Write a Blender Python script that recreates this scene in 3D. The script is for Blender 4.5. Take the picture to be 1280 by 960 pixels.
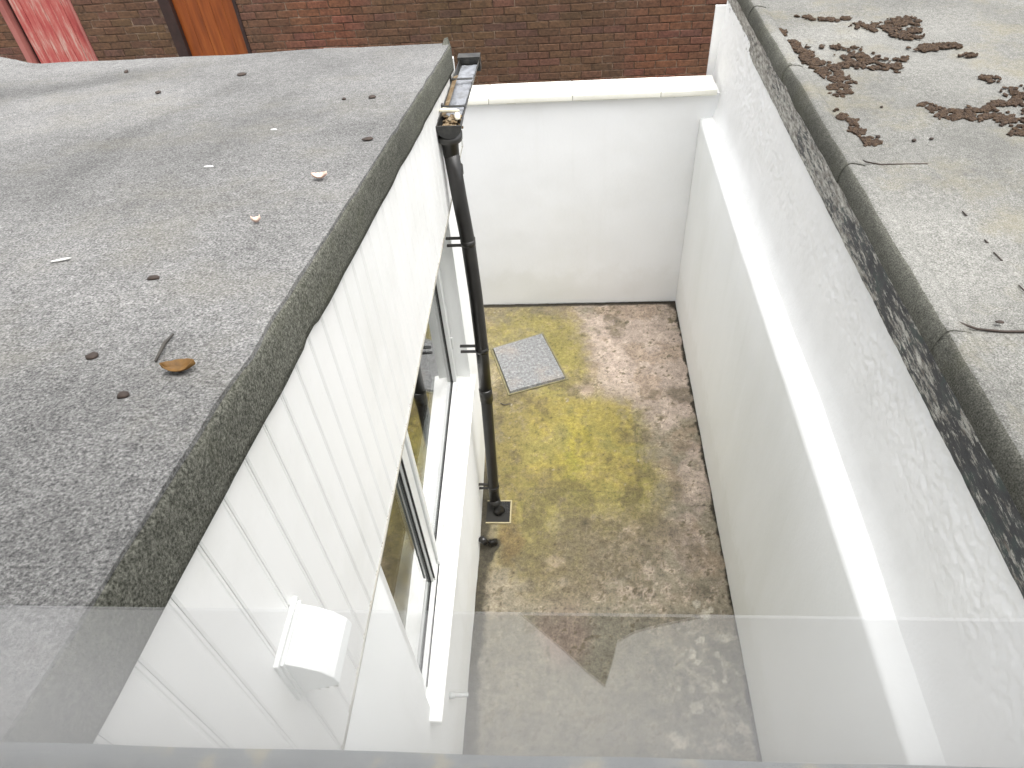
import bpy, bmesh, math, random
import numpy as np
from mathutils import Vector, Matrix, noise
random.seed(7)
for o in list(bpy.data.objects): bpy.data.objects.remove(o)
S = bpy.context.scene
COL = S.collection

# ------------------------------------------------------------------ camera
cam_d = bpy.data.cameras.new('camera'); cam = bpy.data.objects.new('camera', cam_d); COL.objects.link(cam)
CR = Matrix(((0.99719341, 0.01095046, 0.07406337), (0.04415458, 0.71287457, -0.69990015), (-0.06046212, 0.70120606, 0.71039031)))
cam.matrix_world = Matrix.Translation((0, 0, 4)) @ CR.to_4x4()
cam_d.sensor_width = 36; cam_d.lens = 24.56
cam_d.clip_start = 0.01; cam_d.clip_end = 400
S.camera = cam
S.render.resolution_x, S.render.resolution_y = 1024, 768

# ------------------------------------------------------------------ sky, sun, exposure
SUN_EL, SUN_AZ = math.radians(74), math.radians(110)      # overcast: a high, very soft sun
W = bpy.data.worlds.new('World'); S.world = W; W.use_nodes = True
wn = W.node_tree; wn.nodes.clear()
sk = wn.nodes.new('ShaderNodeTexSky'); sk.sky_type = 'NISHITA'; sk.sun_disc = False
sk.sun_elevation = SUN_EL; sk.sun_rotation = SUN_AZ; sk.air_density = 1.0; sk.dust_density = 5.0; sk.ozone_density = 1.0
hs = wn.nodes.new('ShaderNodeHueSaturation'); hs.inputs['Saturation'].default_value = 0.13
bg = wn.nodes.new('ShaderNodeBackground'); bg.inputs['Strength'].default_value = 0.15
wo = wn.nodes.new('ShaderNodeOutputWorld')
wn.links.new(sk.outputs[0], hs.inputs['Color']); wn.links.new(hs.outputs[0], bg.inputs[0]); wn.links.new(bg.outputs[0], wo.inputs[0])
sd = bpy.data.lights.new('sun', 'SUN'); sd.energy = .95; sd.angle = math.radians(60); sd.color = (1, .975, .94)
sun = bpy.data.objects.new('sun', sd); COL.objects.link(sun)
d = Vector((math.sin(SUN_AZ) * math.cos(SUN_EL), math.cos(SUN_AZ) * math.cos(SUN_EL), math.sin(SUN_EL)))
sun.rotation_euler = (d).to_track_quat('Z', 'Y').to_euler(); sun.location = (0, 0, 12)
S.view_settings.view_transform = 'Standard'; S.view_settings.look = 'None'
S.view_settings.gamma = 1; S.view_settings.exposure = 1.42

# ------------------------------------------------------------------ materials
def _nt(name):
    m = bpy.data.materials.new(name); m.use_nodes = True; nt = m.node_tree
    return m, nt, nt.nodes['Principled BSDF']
def N(nt, t, **k):
    n = nt.nodes.new(t)
    for a, v in k.items():
        if a in n.inputs: n.inputs[a].default_value = v
        else: setattr(n, a, v)
    return n
def tex(nt, scale, detail=4, rough=.6, stretch=(1, 1, 1), coord='Object'):
    tc = N(nt, 'ShaderNodeTexCoord'); mp = N(nt, 'ShaderNodeMapping'); mp.inputs['Scale'].default_value = stretch
    no = N(nt, 'ShaderNodeTexNoise'); no.inputs['Scale'].default_value = scale; no.inputs['Detail'].default_value = detail
    no.inputs['Roughness'].default_value = rough
    nt.links.new(tc.outputs[coord], mp.inputs[0]); nt.links.new(mp.outputs[0], no.inputs['Vector'])
    return no
def ramp(nt, src, stops):
    r = N(nt, 'ShaderNodeValToRGB'); e = r.color_ramp.elements
    while len(e) < len(stops): e.new(.5)
    for i, (p, c) in enumerate(stops):
        e[i].position = p; e[i].color = (*c, 1) if len(c) == 3 else c
    nt.links.new(src, r.inputs[0]); return r
def mix(nt, a, b, fac, blend='MIX'):
    m = N(nt, 'ShaderNodeMix', data_type='RGBA', blend_type=blend)
    for sock, v in ((m.inputs[0], fac), (m.inputs[6], a), (m.inputs[7], b)):
        if hasattr(v, 'links'): nt.links.new(v, sock)
        elif isinstance(v, (int, float)): sock.default_value = v
        else: sock.default_value = (*v, 1)
    return m.outputs[2]
def bump(nt, P, src, dist, strength=.6):
    b = N(nt, 'ShaderNodeBump'); b.inputs['Distance'].default_value = dist; b.inputs['Strength'].default_value = strength
    nt.links.new(src, b.inputs['Height']); nt.links.new(b.outputs[0], P.inputs['Normal'])
def G(v): return (v, v, v)

def painted(name, base, dirt, rough=.45, dscale=3, amount=.5, bscale=120, bd=.0006, streak=(1, 1, 1), splash=0):
    m, nt, P = _nt(name)
    a = tex(nt, dscale, 6, .65, streak); f = ramp(nt, a.outputs[0], [(.45, G(0)), (.8, G(amount))])
    c = mix(nt, base, dirt, f.outputs[0])
    sp = tex(nt, 60, 3, .6); s2 = ramp(nt, sp.outputs[0], [(.66, G(0)), (.78, G(amount * .6))])
    c = mix(nt, c, dirt, s2.outputs[0])
    if splash:      # rain splash and algae low on the wall, thin drips from the top
        tc = N(nt, 'ShaderNodeTexCoord'); sx = N(nt, 'ShaderNodeSeparateXYZ'); nt.links.new(tc.outputs['Object'], sx.inputs[0])
        n1 = tex(nt, 7, 6, .7); ma = N(nt, 'ShaderNodeMath', operation='MULTIPLY_ADD'); nt.links.new(n1.outputs[0], ma.inputs[0]); ma.inputs[1].default_value = -.55; nt.links.new(sx.outputs['Z'], ma.inputs[2])
        sr = ramp(nt, ma.outputs[0], [(0, G(splash)), (.12, G(0))]); sr.color_ramp.elements[0].position = 0.0
        c = mix(nt, c, (.40, .38, .26), sr.outputs[0])
        n2 = tex(nt, 9, 5, .6, (1, 1, .05)); dr = ramp(nt, n2.outputs[0], [(.60, G(0)), (.75, G(splash * .8))]); c = mix(nt, c, (.45, .45, .40), dr.outputs[0])
    nt.links.new(c, P.inputs['Base Color']); P.inputs['Roughness'].default_value = rough
    b = tex(nt, bscale, 3); bump(nt, P, b.outputs[0], bd)
    return m
M = {}
M['upvc'] = painted('white_upvc', (.72, .72, .705), (.52, .52, .48), .4, 2.6, .45, 30, .0003)
M['trim'] = painted('grimy_shadow_drip_trim', (.34, .33, .29), (.10, .09, .07), .6, 5, 1.0, 60, .0003)  # grime plus the shadow gap below the cladding, both put into the grey
M['frame'] = painted('white_window_frame', (.68, .69, .68), (.42, .44, .40), .3, 4, .35, 30, .0002)
M['wall_smooth'] = painted('white_masonry_paint', (.84, .85, .84), (.70, .71, .67), .75, 1.6, .55, 45, .0015, (1, 1, .35), .10)
M['wall_back'] = painted('white_back_wall_paint', (.82, .83, .84), (.70, .70, .68), .75, 1.3, .5, 40, .0015, (1, 1, 1), .08)
M['render_rough'] = painted('rough_white_render', (.86, .86, .85), (.70, .70, .68), .8, 5, .45, 70, .003)
M['coping'] = painted('cream_painted_coping', (.82, .81, .74), (.60, .58, .46), .6, 6, .5, 60, .001)
M['sill'] = painted('white_sill_paint', (.82, .82, .80), (.42, .42, .36), .5, 9, .45, 60, .001)
M['gasket'] = painted('black_gasket', (.02, .02, .02), (.05, .05, .05), .6)
M['joint'] = painted('grey_joint_mortar', (.42, .41, .36), (.25, .24, .2), .9)
M['pipe'] = painted('black_plastic_pipe', (.014, .013, .012), (.05, .047, .04), .3, 5, .5, 40, .0003)
M['gutter'] = painted('black_gutter_plastic', (.018, .018, .017), (.10, .095, .08), .4, 14, .8, 60, .0008)
M['tin'] = painted('grey_wet_gutter_silt', (.22, .23, .25), (.10, .10, .09), .25, 18, .9, 60, .001)
M['leaf_litter'] = painted('brown_gutter_litter', (.13, .085, .04), (.32, .27, .19), .9, 25, .8, 80, .003)
M['grout'] = painted('pale_mortar_lump', (.6, .57, .46), (.35, .3, .2), .9, 20, .6, 80, .003)
M['dark'] = painted('dark_void', (.015, .014, .012), (.03, .03, .025), .9)
M['room'] = painted('dim_room_paint', (.10, .095, .09), (.07, .065, .06), .9)
M['roomdark'] = painted('dim_interior', (.05, .05, .045), (.03, .03, .03), .9)
M['board'] = painted('white_window_board_gloss', (.82, .82, .81), (.7, .7, .66), .4, 3, .3)
M['blocker'] = painted('dark_grey_blocker', (.035, .034, .034), (.06, .058, .055), .95, 30, .5, 300, .001)
M['overflow'] = painted('grey_plastic_overflow', (.42, .43, .42), (.25, .25, .22), .5)

def felt(name, c1, c2, c3, c4, moss=(.2, .2, .12), mossamt=.3, big=1.1, bd=.003):
    m, nt, P = _nt(name)
    g = tex(nt, 195, 2, .75); r = ramp(nt, g.outputs[0], [(.32, c1), (.44, c2), (.56, c3), (.70, c4)])
    a = tex(nt, big, 5, .6); f = ramp(nt, a.outputs[0], [(.35, G(.72)), (.65, G(1.12))])
    c = mix(nt, r.outputs[0], f.outputs[0], 1.0, 'MULTIPLY')
    a2 = tex(nt, 38, 5, .7); f2 = ramp(nt, a2.outputs[0], [(.35, G(.8)), (.68, G(1.15))])
    c = mix(nt, c, f2.outputs[0], 1.0, 'MULTIPLY')
    at = N(nt, 'ShaderNodeAttribute', attribute_name='pond_shade'); c = mix(nt, c, mix(nt, c, G(.45), 1.0, 'MULTIPLY'), at.outputs['Fac'])
    mo = tex(nt, 3.0, 6, .7); mf = ramp(nt, mo.outputs[0], [(.5, G(0)), (.75, G(mossamt))])
    c = mix(nt, c, moss, mf.outputs[0])
    nt.links.new(c, P.inputs['Base Color']); P.inputs['Roughness'].default_value = .95; P.inputs['Specular IOR Level'].default_value = .2
    bump(nt, P, g.outputs[0], bd, .8)
    return m
M['felt'] = felt('grey_mineral_felt', G(.065), (.138, .137, .133), (.205, .203, .198), (.32, .316, .306), (.16, .148, .112), .35)
M['felt_edge'] = felt('mossy_felt_edge', (.028, .029, .022), (.068, .069, .056), (.112, .112, .094), (.185, .183, .155), (.066, .069, .042), .5)
M['felt_r'] = felt('pale_mineral_felt', (.085, .084, .077), (.150, .148, .135), (.200, .198, .184), (.29, .287, .268), (.20, .175, .105), .5)
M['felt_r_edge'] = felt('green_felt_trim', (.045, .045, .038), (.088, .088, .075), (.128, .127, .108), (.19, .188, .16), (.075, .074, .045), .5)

# peeling bitumen fascia
m, nt, P = _nt('peeling_bitumen_paint')
a = tex(nt, 55, 8, .8, (1, .22, 1)); b2 = tex(nt, 6, 4, .6, (1, .35, 1)); at = N(nt, 'ShaderNodeAttribute', attribute_name='worn')
add = N(nt, 'ShaderNodeMath', operation='ADD'); nt.links.new(a.outputs[0], add.inputs[0])
sc = N(nt, 'ShaderNodeMath', operation='MULTIPLY'); nt.links.new(b2.outputs[0], sc.inputs[0]); sc.inputs[1].default_value = .45
nt.links.new(sc.outputs[0], add.inputs[1])
add2 = N(nt, 'ShaderNodeMath', operation='ADD'); nt.links.new(add.outputs[0], add2.inputs[0]); nt.links.new(at.outputs['Fac'], add2.inputs[1])
f = ramp(nt, add2.outputs[0], [(.74, G(0)), (.79, G(1))])
dk = tex(nt, 9, 5, .7); dc = ramp(nt, dk.outputs[0], [(.3, (.022, .023, .026)), (.5, (.045, .047, .052)), (.7, (.05, .075, .068))])
lt = tex(nt, 60, 4, .7, (1, .3, 1)); lc = ramp(nt, lt.outputs[0], [(.35, (.12, .10, .085)), (.5, (.32, .31, .28)), (.68, (.6, .59, .54))])
c = mix(nt, dc.outputs[0], lc.outputs[0], f.outputs[0])
nt.links.new(c, P.inputs['Base Color']); P.inputs['Roughness'].default_value = .6; bump(nt, P, add2.outputs[0], .004, .8)
M['bitumen'] = m

# bricks
def brick_mat(name, dull=1.0):
    m, nt, P = _nt(name)
    oi = N(nt, 'ShaderNodeObjectInfo'); ge = N(nt, 'ShaderNodeNewGeometry')
    ad = N(nt, 'ShaderNodeMath', operation='ADD'); nt.links.new(oi.outputs['Random'], ad.inputs[0]); nt.links.new(ge.outputs['Random Per Island'], ad.inputs[1])
    fr = N(nt, 'ShaderNodeMath', operation='FRACT'); nt.links.new(ad.outputs[0], fr.inputs[0])
    cr = ramp(nt, fr.outputs[0], [(0, (.092, .050, .028)), (.3, (.115, .054, .032)), (.6, (.120, .064, .034)), (.85, (.128, .058, .038)), (1, (.100, .050, .037))])
    # broad weathering: orange middle, olive and plum ends, in world position
    mp = N(nt, 'ShaderNodeMapping'); mp.inputs['Scale'].default_value = (.55, .55, .35); nt.links.new(ge.outputs['Position'], mp.inputs[0])
    no = N(nt, 'ShaderNodeTexNoise'); no.inputs['Scale'].default_value = 1.3; no.inputs['Detail'].default_value = 3; nt.links.new(mp.outputs[0], no.inputs['Vector'])
    bc = ramp(nt, no.outputs[0], [(.36, (.82, .92, .82)), (.5, (1.0, 1.0, 1.0)), (.64, (1.25, 1.0, .92))])
    c = mix(nt, cr.outputs[0], bc.outputs[0], 1.0, 'MULTIPLY')
    sn = N(nt, 'ShaderNodeTexNoise'); sn.inputs['Scale'].default_value = 45; sn.inputs['Detail'].default_value = 5; nt.links.new(ge.outputs['Position'], sn.inputs['Vector'])
    sr = ramp(nt, sn.outputs[0], [(.35, G(.7)), (.7, G(1.35))])
    c = mix(nt, c, sr.outputs[0], 1.0, 'MULTIPLY')
    nt.links.new(c, P.inputs['Base Color']); P.inputs['Roughness'].default_value = .9
    bump(nt, P, sn.outputs[0], .003, .7)
    return m
M['brick'] = brick_mat('brown_red_brick')
m, nt, P = _nt('brick_mortar')
a = tex(nt, 2.6, 6, .8); r = ramp(nt, a.outputs[0], [(.38, (.06, .035, .022)), (.5, (.12, .075, .05)), (.62, (.34, .25, .18))])
nt.links.new(r.outputs[0], P.inputs['Base Color']); P.inputs['Roughness'].default_value = .95
M['mortar'] = m

# peeling red paint, orange varnished timber
m, nt, P = _nt('peeling_red_paint')
a = tex(nt, 22, 8, .8, (1, 1, .10)); b2 = tex(nt, 2.2, 3, .6)
ad = N(nt, 'ShaderNodeMath', operation='ADD'); nt.links.new(a.outputs[0], ad.inputs[0])
ml = N(nt, 'ShaderNodeMath', operation='MULTIPLY'); nt.links.new(b2.outputs[0], ml.inputs[0]); ml.inputs[1].default_value = .35; nt.links.new(ml.outputs[0], ad.inputs[1])
r = ramp(nt, ad.outputs[0], [(.45, (.20, .025, .025)), (.60, (.38, .065, .06)), (.70, (.44, .12, .10)), (.80, (.50, .33, .28))])
nt.links.new(r.outputs[0], P.inputs['Base Color']); P.inputs['Roughness'].default_value = .6; bump(nt, P, ad.outputs[0], .003, .6)
M['red'] = m
m, nt, P = _nt('orange_varnished_timber')
a = tex(nt, 16, 6, .7, (1, 1, .07))
r = ramp(nt, a.outputs[0], [(.3, (.12, .026, .004)), (.5, (.23, .053, .007)), (.7, (.31, .09, .016))])
nt.links.new(r.outputs[0], P.inputs['Base Color']); P.inputs['Roughness'].default_value = .45; bump(nt, P, a.outputs[0], .001, .5)
M['orange'] = m
M['darkframe'] = painted('dark_brown_frame', (.022, .010, .008), (.06, .025, .02), .6, 8, .6)
M['redframe'] = painted('faded_pink_frame', (.36, .13, .11), (.16, .03, .03), .7, 18, .9, 60, .002, (1, 1, .15))

# courtyard concrete: colour comes from the stain map built on the sheet, finer grit from noise
m, nt, P = _nt('mossy_concrete')
at = N(nt, 'ShaderNodeAttribute', attribute_name='stain', attribute_type='GEOMETRY')
n1 = tex(nt, 95, 5, .75); r1 = ramp(nt, n1.outputs[0], [(.3, G(.62)), (.5, G(1)), (.7, G(1.28))])
c = mix(nt, at.outputs['Color'], r1.outputs[0], 1.0, 'MULTIPLY')
n2 = tex(nt, 34, 4, .7); r2 = ramp(nt, n2.outputs[0], [(.32, G(.45)), (.42, G(.78)), (.52, G(.88)), (.68, G(1.15))])
c = mix(nt, c, r2.outputs[0], 1.0, 'MULTIPLY')
nt.links.new(c, P.inputs['Base Color']); P.inputs['Roughness'].default_value = .92
bump(nt, P, n1.outputs[0], .004, .8)
M['yard'] = m
m, nt, P = _nt('alley_concrete')
a = tex(nt, 9, 8, .7); r = ramp(nt, a.outputs[0], [(.35, (.10, .095, .085)), (.65, (.22, .21, .19))])
nt.links.new(r.outputs[0], P.inputs['Base Color']); P.inputs['Roughness'].default_value = .95; bump(nt, P, a.outputs[0], .004)
M['alley'] = m
m, nt, P = _nt('weathered_steel_cover')
a = tex(nt, 42, 8, .8); r = ramp(nt, a.outputs[0], [(.34, (.08, .08, .076)), (.45, (.16, .16, .156)), (.54, (.215, .22, .225)), (.66, (.38, .37, .34))])
b2 = tex(nt, 4, 5, .7); f = ramp(nt, b2.outputs[0], [(.5, G(0)), (.75, G(.6))])
c = mix(nt, r.outputs[0], (.30, .25, .20), f.outputs[0])
g2 = tex(nt, 120, 3, .7); r2 = ramp(nt, g2.outputs[0], [(.35, G(.7)), (.65, G(1.25))]); c = mix(nt, c, r2.outputs[0], 1.0, 'MULTIPLY')
nt.links.new(c, P.inputs['Base Color']); P.inputs['Roughness'].default_value = .7; bump(nt, P, a.outputs[0], .003)
M['cover'] = m
M['rim'] = painted('mossy_cover_rim', (.20, .18, .10), (.08, .075, .05), .9, 20, .8)
M['gully'] = painted('pale_gully_surround', (.36, .31, .19), (.22, .2, .12), .9, 20, .8, 80, .003)

m, nt, P = _nt('dead_brown_moss')
a = tex(nt, 55, 6, .8); r = ramp(nt, a.outputs[0], [(.32, (.014, .009, .006)), (.48, (.044, .026, .015)), (.6, (.075, .046, .025)), (.74, (.13, .09, .048))])
nt.links.new(r.outputs[0], P.inputs['Base Color']); P.inputs['Roughness'].default_value = 1; bump(nt, P, a.outputs[0], .01, 1)
M['moss'] = m
m, nt, P = _nt('lichened_stone')
a = tex(nt, 26, 5, .6); r = ramp(nt, a.outputs[0], [(.42, (.14, .15, .155)), (.54, (.17, .18, .18)), (.60, (.27, .25, .19)), (.68, (.33, .30, .21))])
nt.links.new(r.outputs[0], P.inputs['Base Color']); P.inputs['Roughness'].default_value = .9; bump(nt, P, a.outputs[0], .004)
M['stone'] = m
M['leafm'] = painted('dead_leaf', (.15, .075, .014), (.05, .025, .006), .7, 60, .9)
M['twig'] = painted('dark_twig', (.05, .045, .04), (.09, .08, .06), .8)
M['pebble'] = painted('dark_dropping', (.035, .025, .02), (.08, .05, .035), .8, 60)
M['chip'] = painted('pinkish_chip', (.62, .46, .38), (.25, .10, .07), .8, 40, .9)
M['white'] = painted('white_sliver', (.75, .75, .72), (.5, .5, .48), .7)

def pane_mat(name, boost, tint=(1, 1, 1)):
    m, nt, P = _nt(name); nt.nodes.remove(P)
    ge = N(nt, 'ShaderNodeNewGeometry'); dp = N(nt, 'ShaderNodeVectorMath', operation='DOT_PRODUCT')
    nt.links.new(ge.outputs['Normal'], dp.inputs[0]); nt.links.new(ge.outputs['Incoming'], dp.inputs[1])
    ab = N(nt, 'ShaderNodeMath', operation='ABSOLUTE'); nt.links.new(dp.outputs['Value'], ab.inputs[0])
    su = N(nt, 'ShaderNodeMath', operation='SUBTRACT'); su.inputs[0].default_value = 1; nt.links.new(ab.outputs[0], su.inputs[1])
    po = N(nt, 'ShaderNodeMath', operation='POWER'); nt.links.new(su.outputs[0], po.inputs[0]); po.inputs[1].default_value = 5
    ma = N(nt, 'ShaderNodeMath', operation='MULTIPLY_ADD'); nt.links.new(po.outputs[0], ma.inputs[0]); ma.inputs[1].default_value = .96; ma.inputs[2].default_value = .04
    mb = N(nt, 'ShaderNodeMath', operation='MULTIPLY', use_clamp=True); nt.links.new(ma.outputs[0], mb.inputs[0]); mb.inputs[1].default_value = boost
    tr = N(nt, 'ShaderNodeBsdfTransparent'); tr.inputs[0].default_value = (*tint, 1)
    gl = N(nt, 'ShaderNodeBsdfGlossy'); gl.inputs['Roughness'].default_value = 0.0
    mx = N(nt, 'ShaderNodeMixShader'); nt.links.new(mb.outputs[0], mx.inputs[0]); nt.links.new(tr.outputs[0], mx.inputs[1]); nt.links.new(gl.outputs[0], mx.inputs[2])
    nt.links.new(mx.outputs[0], nt.nodes['Material Output'].inputs[0])
    return m
M['glass'] = pane_mat('double_glazing', 1.5, (.92, .94, .93))
M['glass_view'] = pane_mat('clear_window_glass', 1.6)

# ------------------------------------------------------------------ mesh helpers
def mesh_obj(name, vs, fs, mat, parent=None, smooth=False):
    me = bpy.data.meshes.new(name); me.from_pydata([tuple(v) for v in vs], [], fs)
    if smooth: me.polygons.foreach_set('use_smooth', [True] * len(me.polygons))
    me.materials.append(M[mat] if isinstance(mat, str) else mat); me.update()
    o = bpy.data.objects.new(name, me); COL.objects.link(o)
    if parent:
        o.parent = parent; o.matrix_parent_inverse = Matrix.Translation(-parent.location)
    return o
def tag(o, label=None, cat=None, group=None, kind=None):
    if label: o['label'] = label
    if cat: o['category'] = cat
    if group: o['group'] = group
    if kind: o['kind'] = kind
    return o
def thing(name, label, cat, loc=(0, 0, 0), group=None):
    o = bpy.data.objects.new(name, None); COL.objects.link(o); o.location = loc; o.empty_display_size = .1
    return tag(o, label, cat, group)
class MB:
    def __init__(s): s.v = []; s.f = []
    def add(s, vs, fs):
        n = len(s.v); s.v += [tuple(v) for v in vs]; s.f += [tuple(i + n for i in f) for f in fs]; return s
    def box(s, x0, x1, y0, y1, z0, z1):
        return s.add([(x0, y0, z0), (x1, y0, z0), (x1, y1, z0), (x0, y1, z0), (x0, y0, z1), (x1, y0, z1), (x1, y1, z1), (x0, y1, z1)],
                     [(3, 2, 1, 0), (4, 5, 6, 7), (0, 1, 5, 4), (1, 2, 6, 5), (2, 3, 7, 6), (3, 0, 4, 7)])
    def bevbox(s, x0, x1, y0, y1, z0, z1, b):
        bm = bmesh.new(); bmesh.ops.create_cube(bm, size=1)
        for v in bm.verts: v.co = Vector(((x0 + x1) / 2 + v.co.x * (x1 - x0), (y0 + y1) / 2 + v.co.y * (y1 - y0), (z0 + z1) / 2 + v.co.z * (z1 - z0)))
        bmesh.ops.bevel(bm, geom=list(bm.edges), offset=b, segments=2, affect='EDGES', profile=.6)
        bm.verts.index_update(); s.add([v.co for v in bm.verts], [[v.index for v in f.verts] for f in bm.faces]); bm.free(); return s
    def hexa(s, p):      # eight corners, bottom four then top four, each anticlockwise from above
        return s.add(p, [(3, 2, 1, 0), (4, 5, 6, 7), (0, 1, 5, 4), (1, 2, 6, 5), (2, 3, 7, 6), (3, 0, 4, 7)])
    def tube(s, pts, r, n=14, cap=True):
        pts = [Vector(p) for p in pts]; rs = r if isinstance(r, (list, tuple)) else [r] * len(pts); rings = []
        for i, p in enumerate(pts):
            t = (pts[min(i + 1, len(pts) - 1)] - pts[max(i - 1, 0)]).normalized()
            u = t.orthogonal().normalized() if abs(t.z) < .9 else Vector((1, 0, 0)); u = (u - t * u.dot(t)).normalized(); w = t.cross(u)
            rings.append([p + (u * math.cos(a) + w * math.sin(a)) * rs[i] for a in [2 * math.pi * k / n for k in range(n)]])
        vs = [v for rg in rings for v in rg]; fs = []
        for i in range(len(pts) - 1):
            for k in range(n):
                fs.append((i * n + k, i * n + (k + 1) % n, (i + 1) * n + (k + 1) % n, (i + 1) * n + k))
        if cap: fs.append(tuple(range(n - 1, -1, -1))); fs.append(tuple((len(pts) - 1) * n + k for k in range(n)))
        return s.add(vs, fs)
    def prism(s, poly, axis, a0, a1):     # poly in the two other axes
        n = len(poly); f = {'x': lambda p, a: (a, p[0], p[1]), 'y': lambda p, a: (p[0], a, p[1]), 'z': lambda p, a: (p[0], p[1], a)}[axis]
        return s.add([f(p, a0) for p in poly] + [f(p, a1) for p in poly],
                     [tuple(range(n)), tuple(range(2 * n - 1, n - 1, -1))] + [(i, i + n, (i + 1) % n + n, (i + 1) % n) for i in range(n)])
    def build(s, name, mat, parent=None, smooth=False):
        o = mesh_obj(name, s.v, s.f, mat, parent, smooth)
        bm = bmesh.new(); bm.from_mesh(o.data); bmesh.ops.recalc_face_normals(bm, faces=bm.faces); bm.to_mesh(o.data); bm.free()
        return o
def grid(us, vs, fn):
    V = [fn(u, v) for v in vs for u in us]; nu = len(us)
    F = [(j * nu + i, j * nu + i + 1, (j + 1) * nu + i + 1, (j + 1) * nu + i) for j in range(len(vs) - 1) for i in range(nu - 1)]
    return V, F
def lin(a, b, n): return [a + (b - a) * i / (n - 1) for i in range(n)]
def fbm(x, y, z=0, o=4): return noise.fractal(Vector((x, y, z)), .7, 2.1, o)

# ------------------------------------------------------------------ ground
g = MB().box(-60, 60, -60, 60, -.3, -.05).build('ground', 'alley'); tag(g, kind='structure')

# courtyard slab with its stain map
xs = lin(-.78, 1.03, 202); ys = lin(.10, 5.0, 520)
X, Y = np.meshgrid(np.array(xs), np.array(ys))
rng = np.random.default_rng(3)
def vnoise(X, Y, f, seed):
    r = np.random.default_rng(seed); T = r.random((256, 256)); x = X * f + 97.3; y = Y * f + 31.7
    xi = np.floor(x).astype(int); yi = np.floor(y).astype(int); u = x - xi; v = y - yi; u = u * u * (3 - 2 * u); v = v * v * (3 - 2 * v)
    g = lambda i, j: T[(xi + i) % 256, (yi + j) % 256]
    return (g(0, 0) * (1 - u) + g(1, 0) * u) * (1 - v) + (g(0, 1) * (1 - u) + g(1, 1) * u) * v
def F(f, seed, o=5):
    s = 0; a = 1; t = 0
    for k in range(o): s = s + a * vnoise(X + .13 * k, Y - .07 * k, f * 2 ** k, seed + k); t += a; a *= .62
    return s / t
def gs(cx, cy, rx, ry, p=2): return np.exp(-((np.abs(X - cx) / rx) ** p + (np.abs(Y - cy) / ry) ** p))
def st(v, a, b): t = np.clip((v - a) / (b - a), 0, 1); return t * t * (3 - 2 * t)
C = np.zeros(X.shape + (3,))
def lay(col, m): 
    global C; C = C * (1 - m[..., None]) + np.array(col) * m[..., None]
A1, A2, A3, A4, A5 = F(2.2, 1), F(6, 11), F(15, 21), F(30, 31, 3), F(4, 41)
lay((.30, .27, .20), np.ones(X.shape))                                  # brown-grey concrete
lay((.55, .465, .39), st(gs(.55, 4.45, .62, .85, 3) + gs(.9, 3.3, .25, 1.0) * .55 + gs(.75, 2.5, .3, .5) * .45 + (A2 - .5) * 1.7, .35, .75) * .92)    # pinkish bare patches
lay((.36, .28, .20), st(A5, .52, .64) * .55 * st(Y, 1.9, 2.4))
moss = gs(.10, 3.32, .50, .52, 3) * .95 + gs(-.35, 4.50, .50, .52, 3) * .75 + gs(.02, 4.15, .24, .45) * .7 + gs(-.32, 3.1, .26, .75, 3) * .55 + gs(.40, 2.85, .35, .35) * .40 + gs(-.15, 2.5, .45, .55) * .42 + gs(.55, 2.9, .3, .5) * .2
moss = moss * (1 - .75 * gs(.14, 3.86, .13, .11)) * (1 - .25 * gs(-.33, 3.62, .17, .28, 4))
mm = st(moss + (A1 - .5) * .5 + (A2 - .5) * .7 + (A3 - .5) * .55 + (A4 - .5) * .35, .24, .95)
lay((.235, .20, .115), st(moss + (A2 - .5) * .8, .05, .6) * .5)
lay((.29, .26, .085), mm * .92)
lay((.30, .25, .10), mm * st(A4 + (A3 - .5), .5, .75) * .5)
lay((.34, .33, .055), st(gs(.08, 3.25, .19, .5) + (A2 - .5) * 1.6, .35, 1.2) * mm * .7)
lay((.25, .235, .08), st(gs(.40, 3.5, .25, .35, 4) + (A3 - .5) * 1.6, .3, 1.0) * mm * .7)
lay((.46, .40, .20), st(gs(.50, 3.36, .09, .05) + gs(.45, 3.55, .04, .05) + (A3 - .5) * 1.2, .45, .8) * .8)
lay((.23, .195, .075), st(gs(-.42, 3.3, .17, .75, 4) * .9 + gs(-.2, 3.70, .28, .14) * .8 + (A3 - .5) * 1.5, .35, .95) * .85)
dk = st(gs(.0, 2.55, .5, .45) * .55 + gs(.45, 2.15, .35, .25) * .45 + (A3 - .5) * 2.2, .62, .95)
lay((.11, .10, .065), dk * .62)
lay((.09, .08, .055), st(gs(.13, 2.62, .07, .07) + gs(.45, 2.12, .1, .06) * .8 + gs(.8, 2.15, .25, .13) * .7 + (A3 - .5) * .9, .5, .85) * .75)
lay((.58, .49, .40), st(A4 + (A3 - .5) * .8 + (A2 - .5) * .3 + gs(.5, 2.45, .35, .5) * .22, .62, .78) * st(Y, 1.7, 2.1) * .55 * (1 - mm * .8))    # light crumbs
gs8 = gs(.75, 1.9, .3, 1.2, 4)
near = st(2.0 + (A2 - .5) * .5 - Y, -.12, .25)
lay((.225, .215, .165), near * .85)
lay((.42, .38, .30), st(A4 + (A3 - .5) * .6 + gs8 * .12, .66, .74) * near * .6)
lay((.28, .20, .165), near * st(gs(-.02, 1.9, .2, .3) + (A2 - .5) * .3, .3, .8) * .5)
rx_ = X + (A3 - .5) * .05; ry_ = Y + (A3 - .5) * .05 + .06 * X
rect = st(rx_, -.30, -.22) * st(-rx_, -.54, -.50) * st(ry_, 2.89, 2.93) * st(-ry_, -3.86, -3.72)
lay((.33, .27, .075), rect * st(A2 + (A3 - .5) * .5, .3, .6) * .55)
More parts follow.
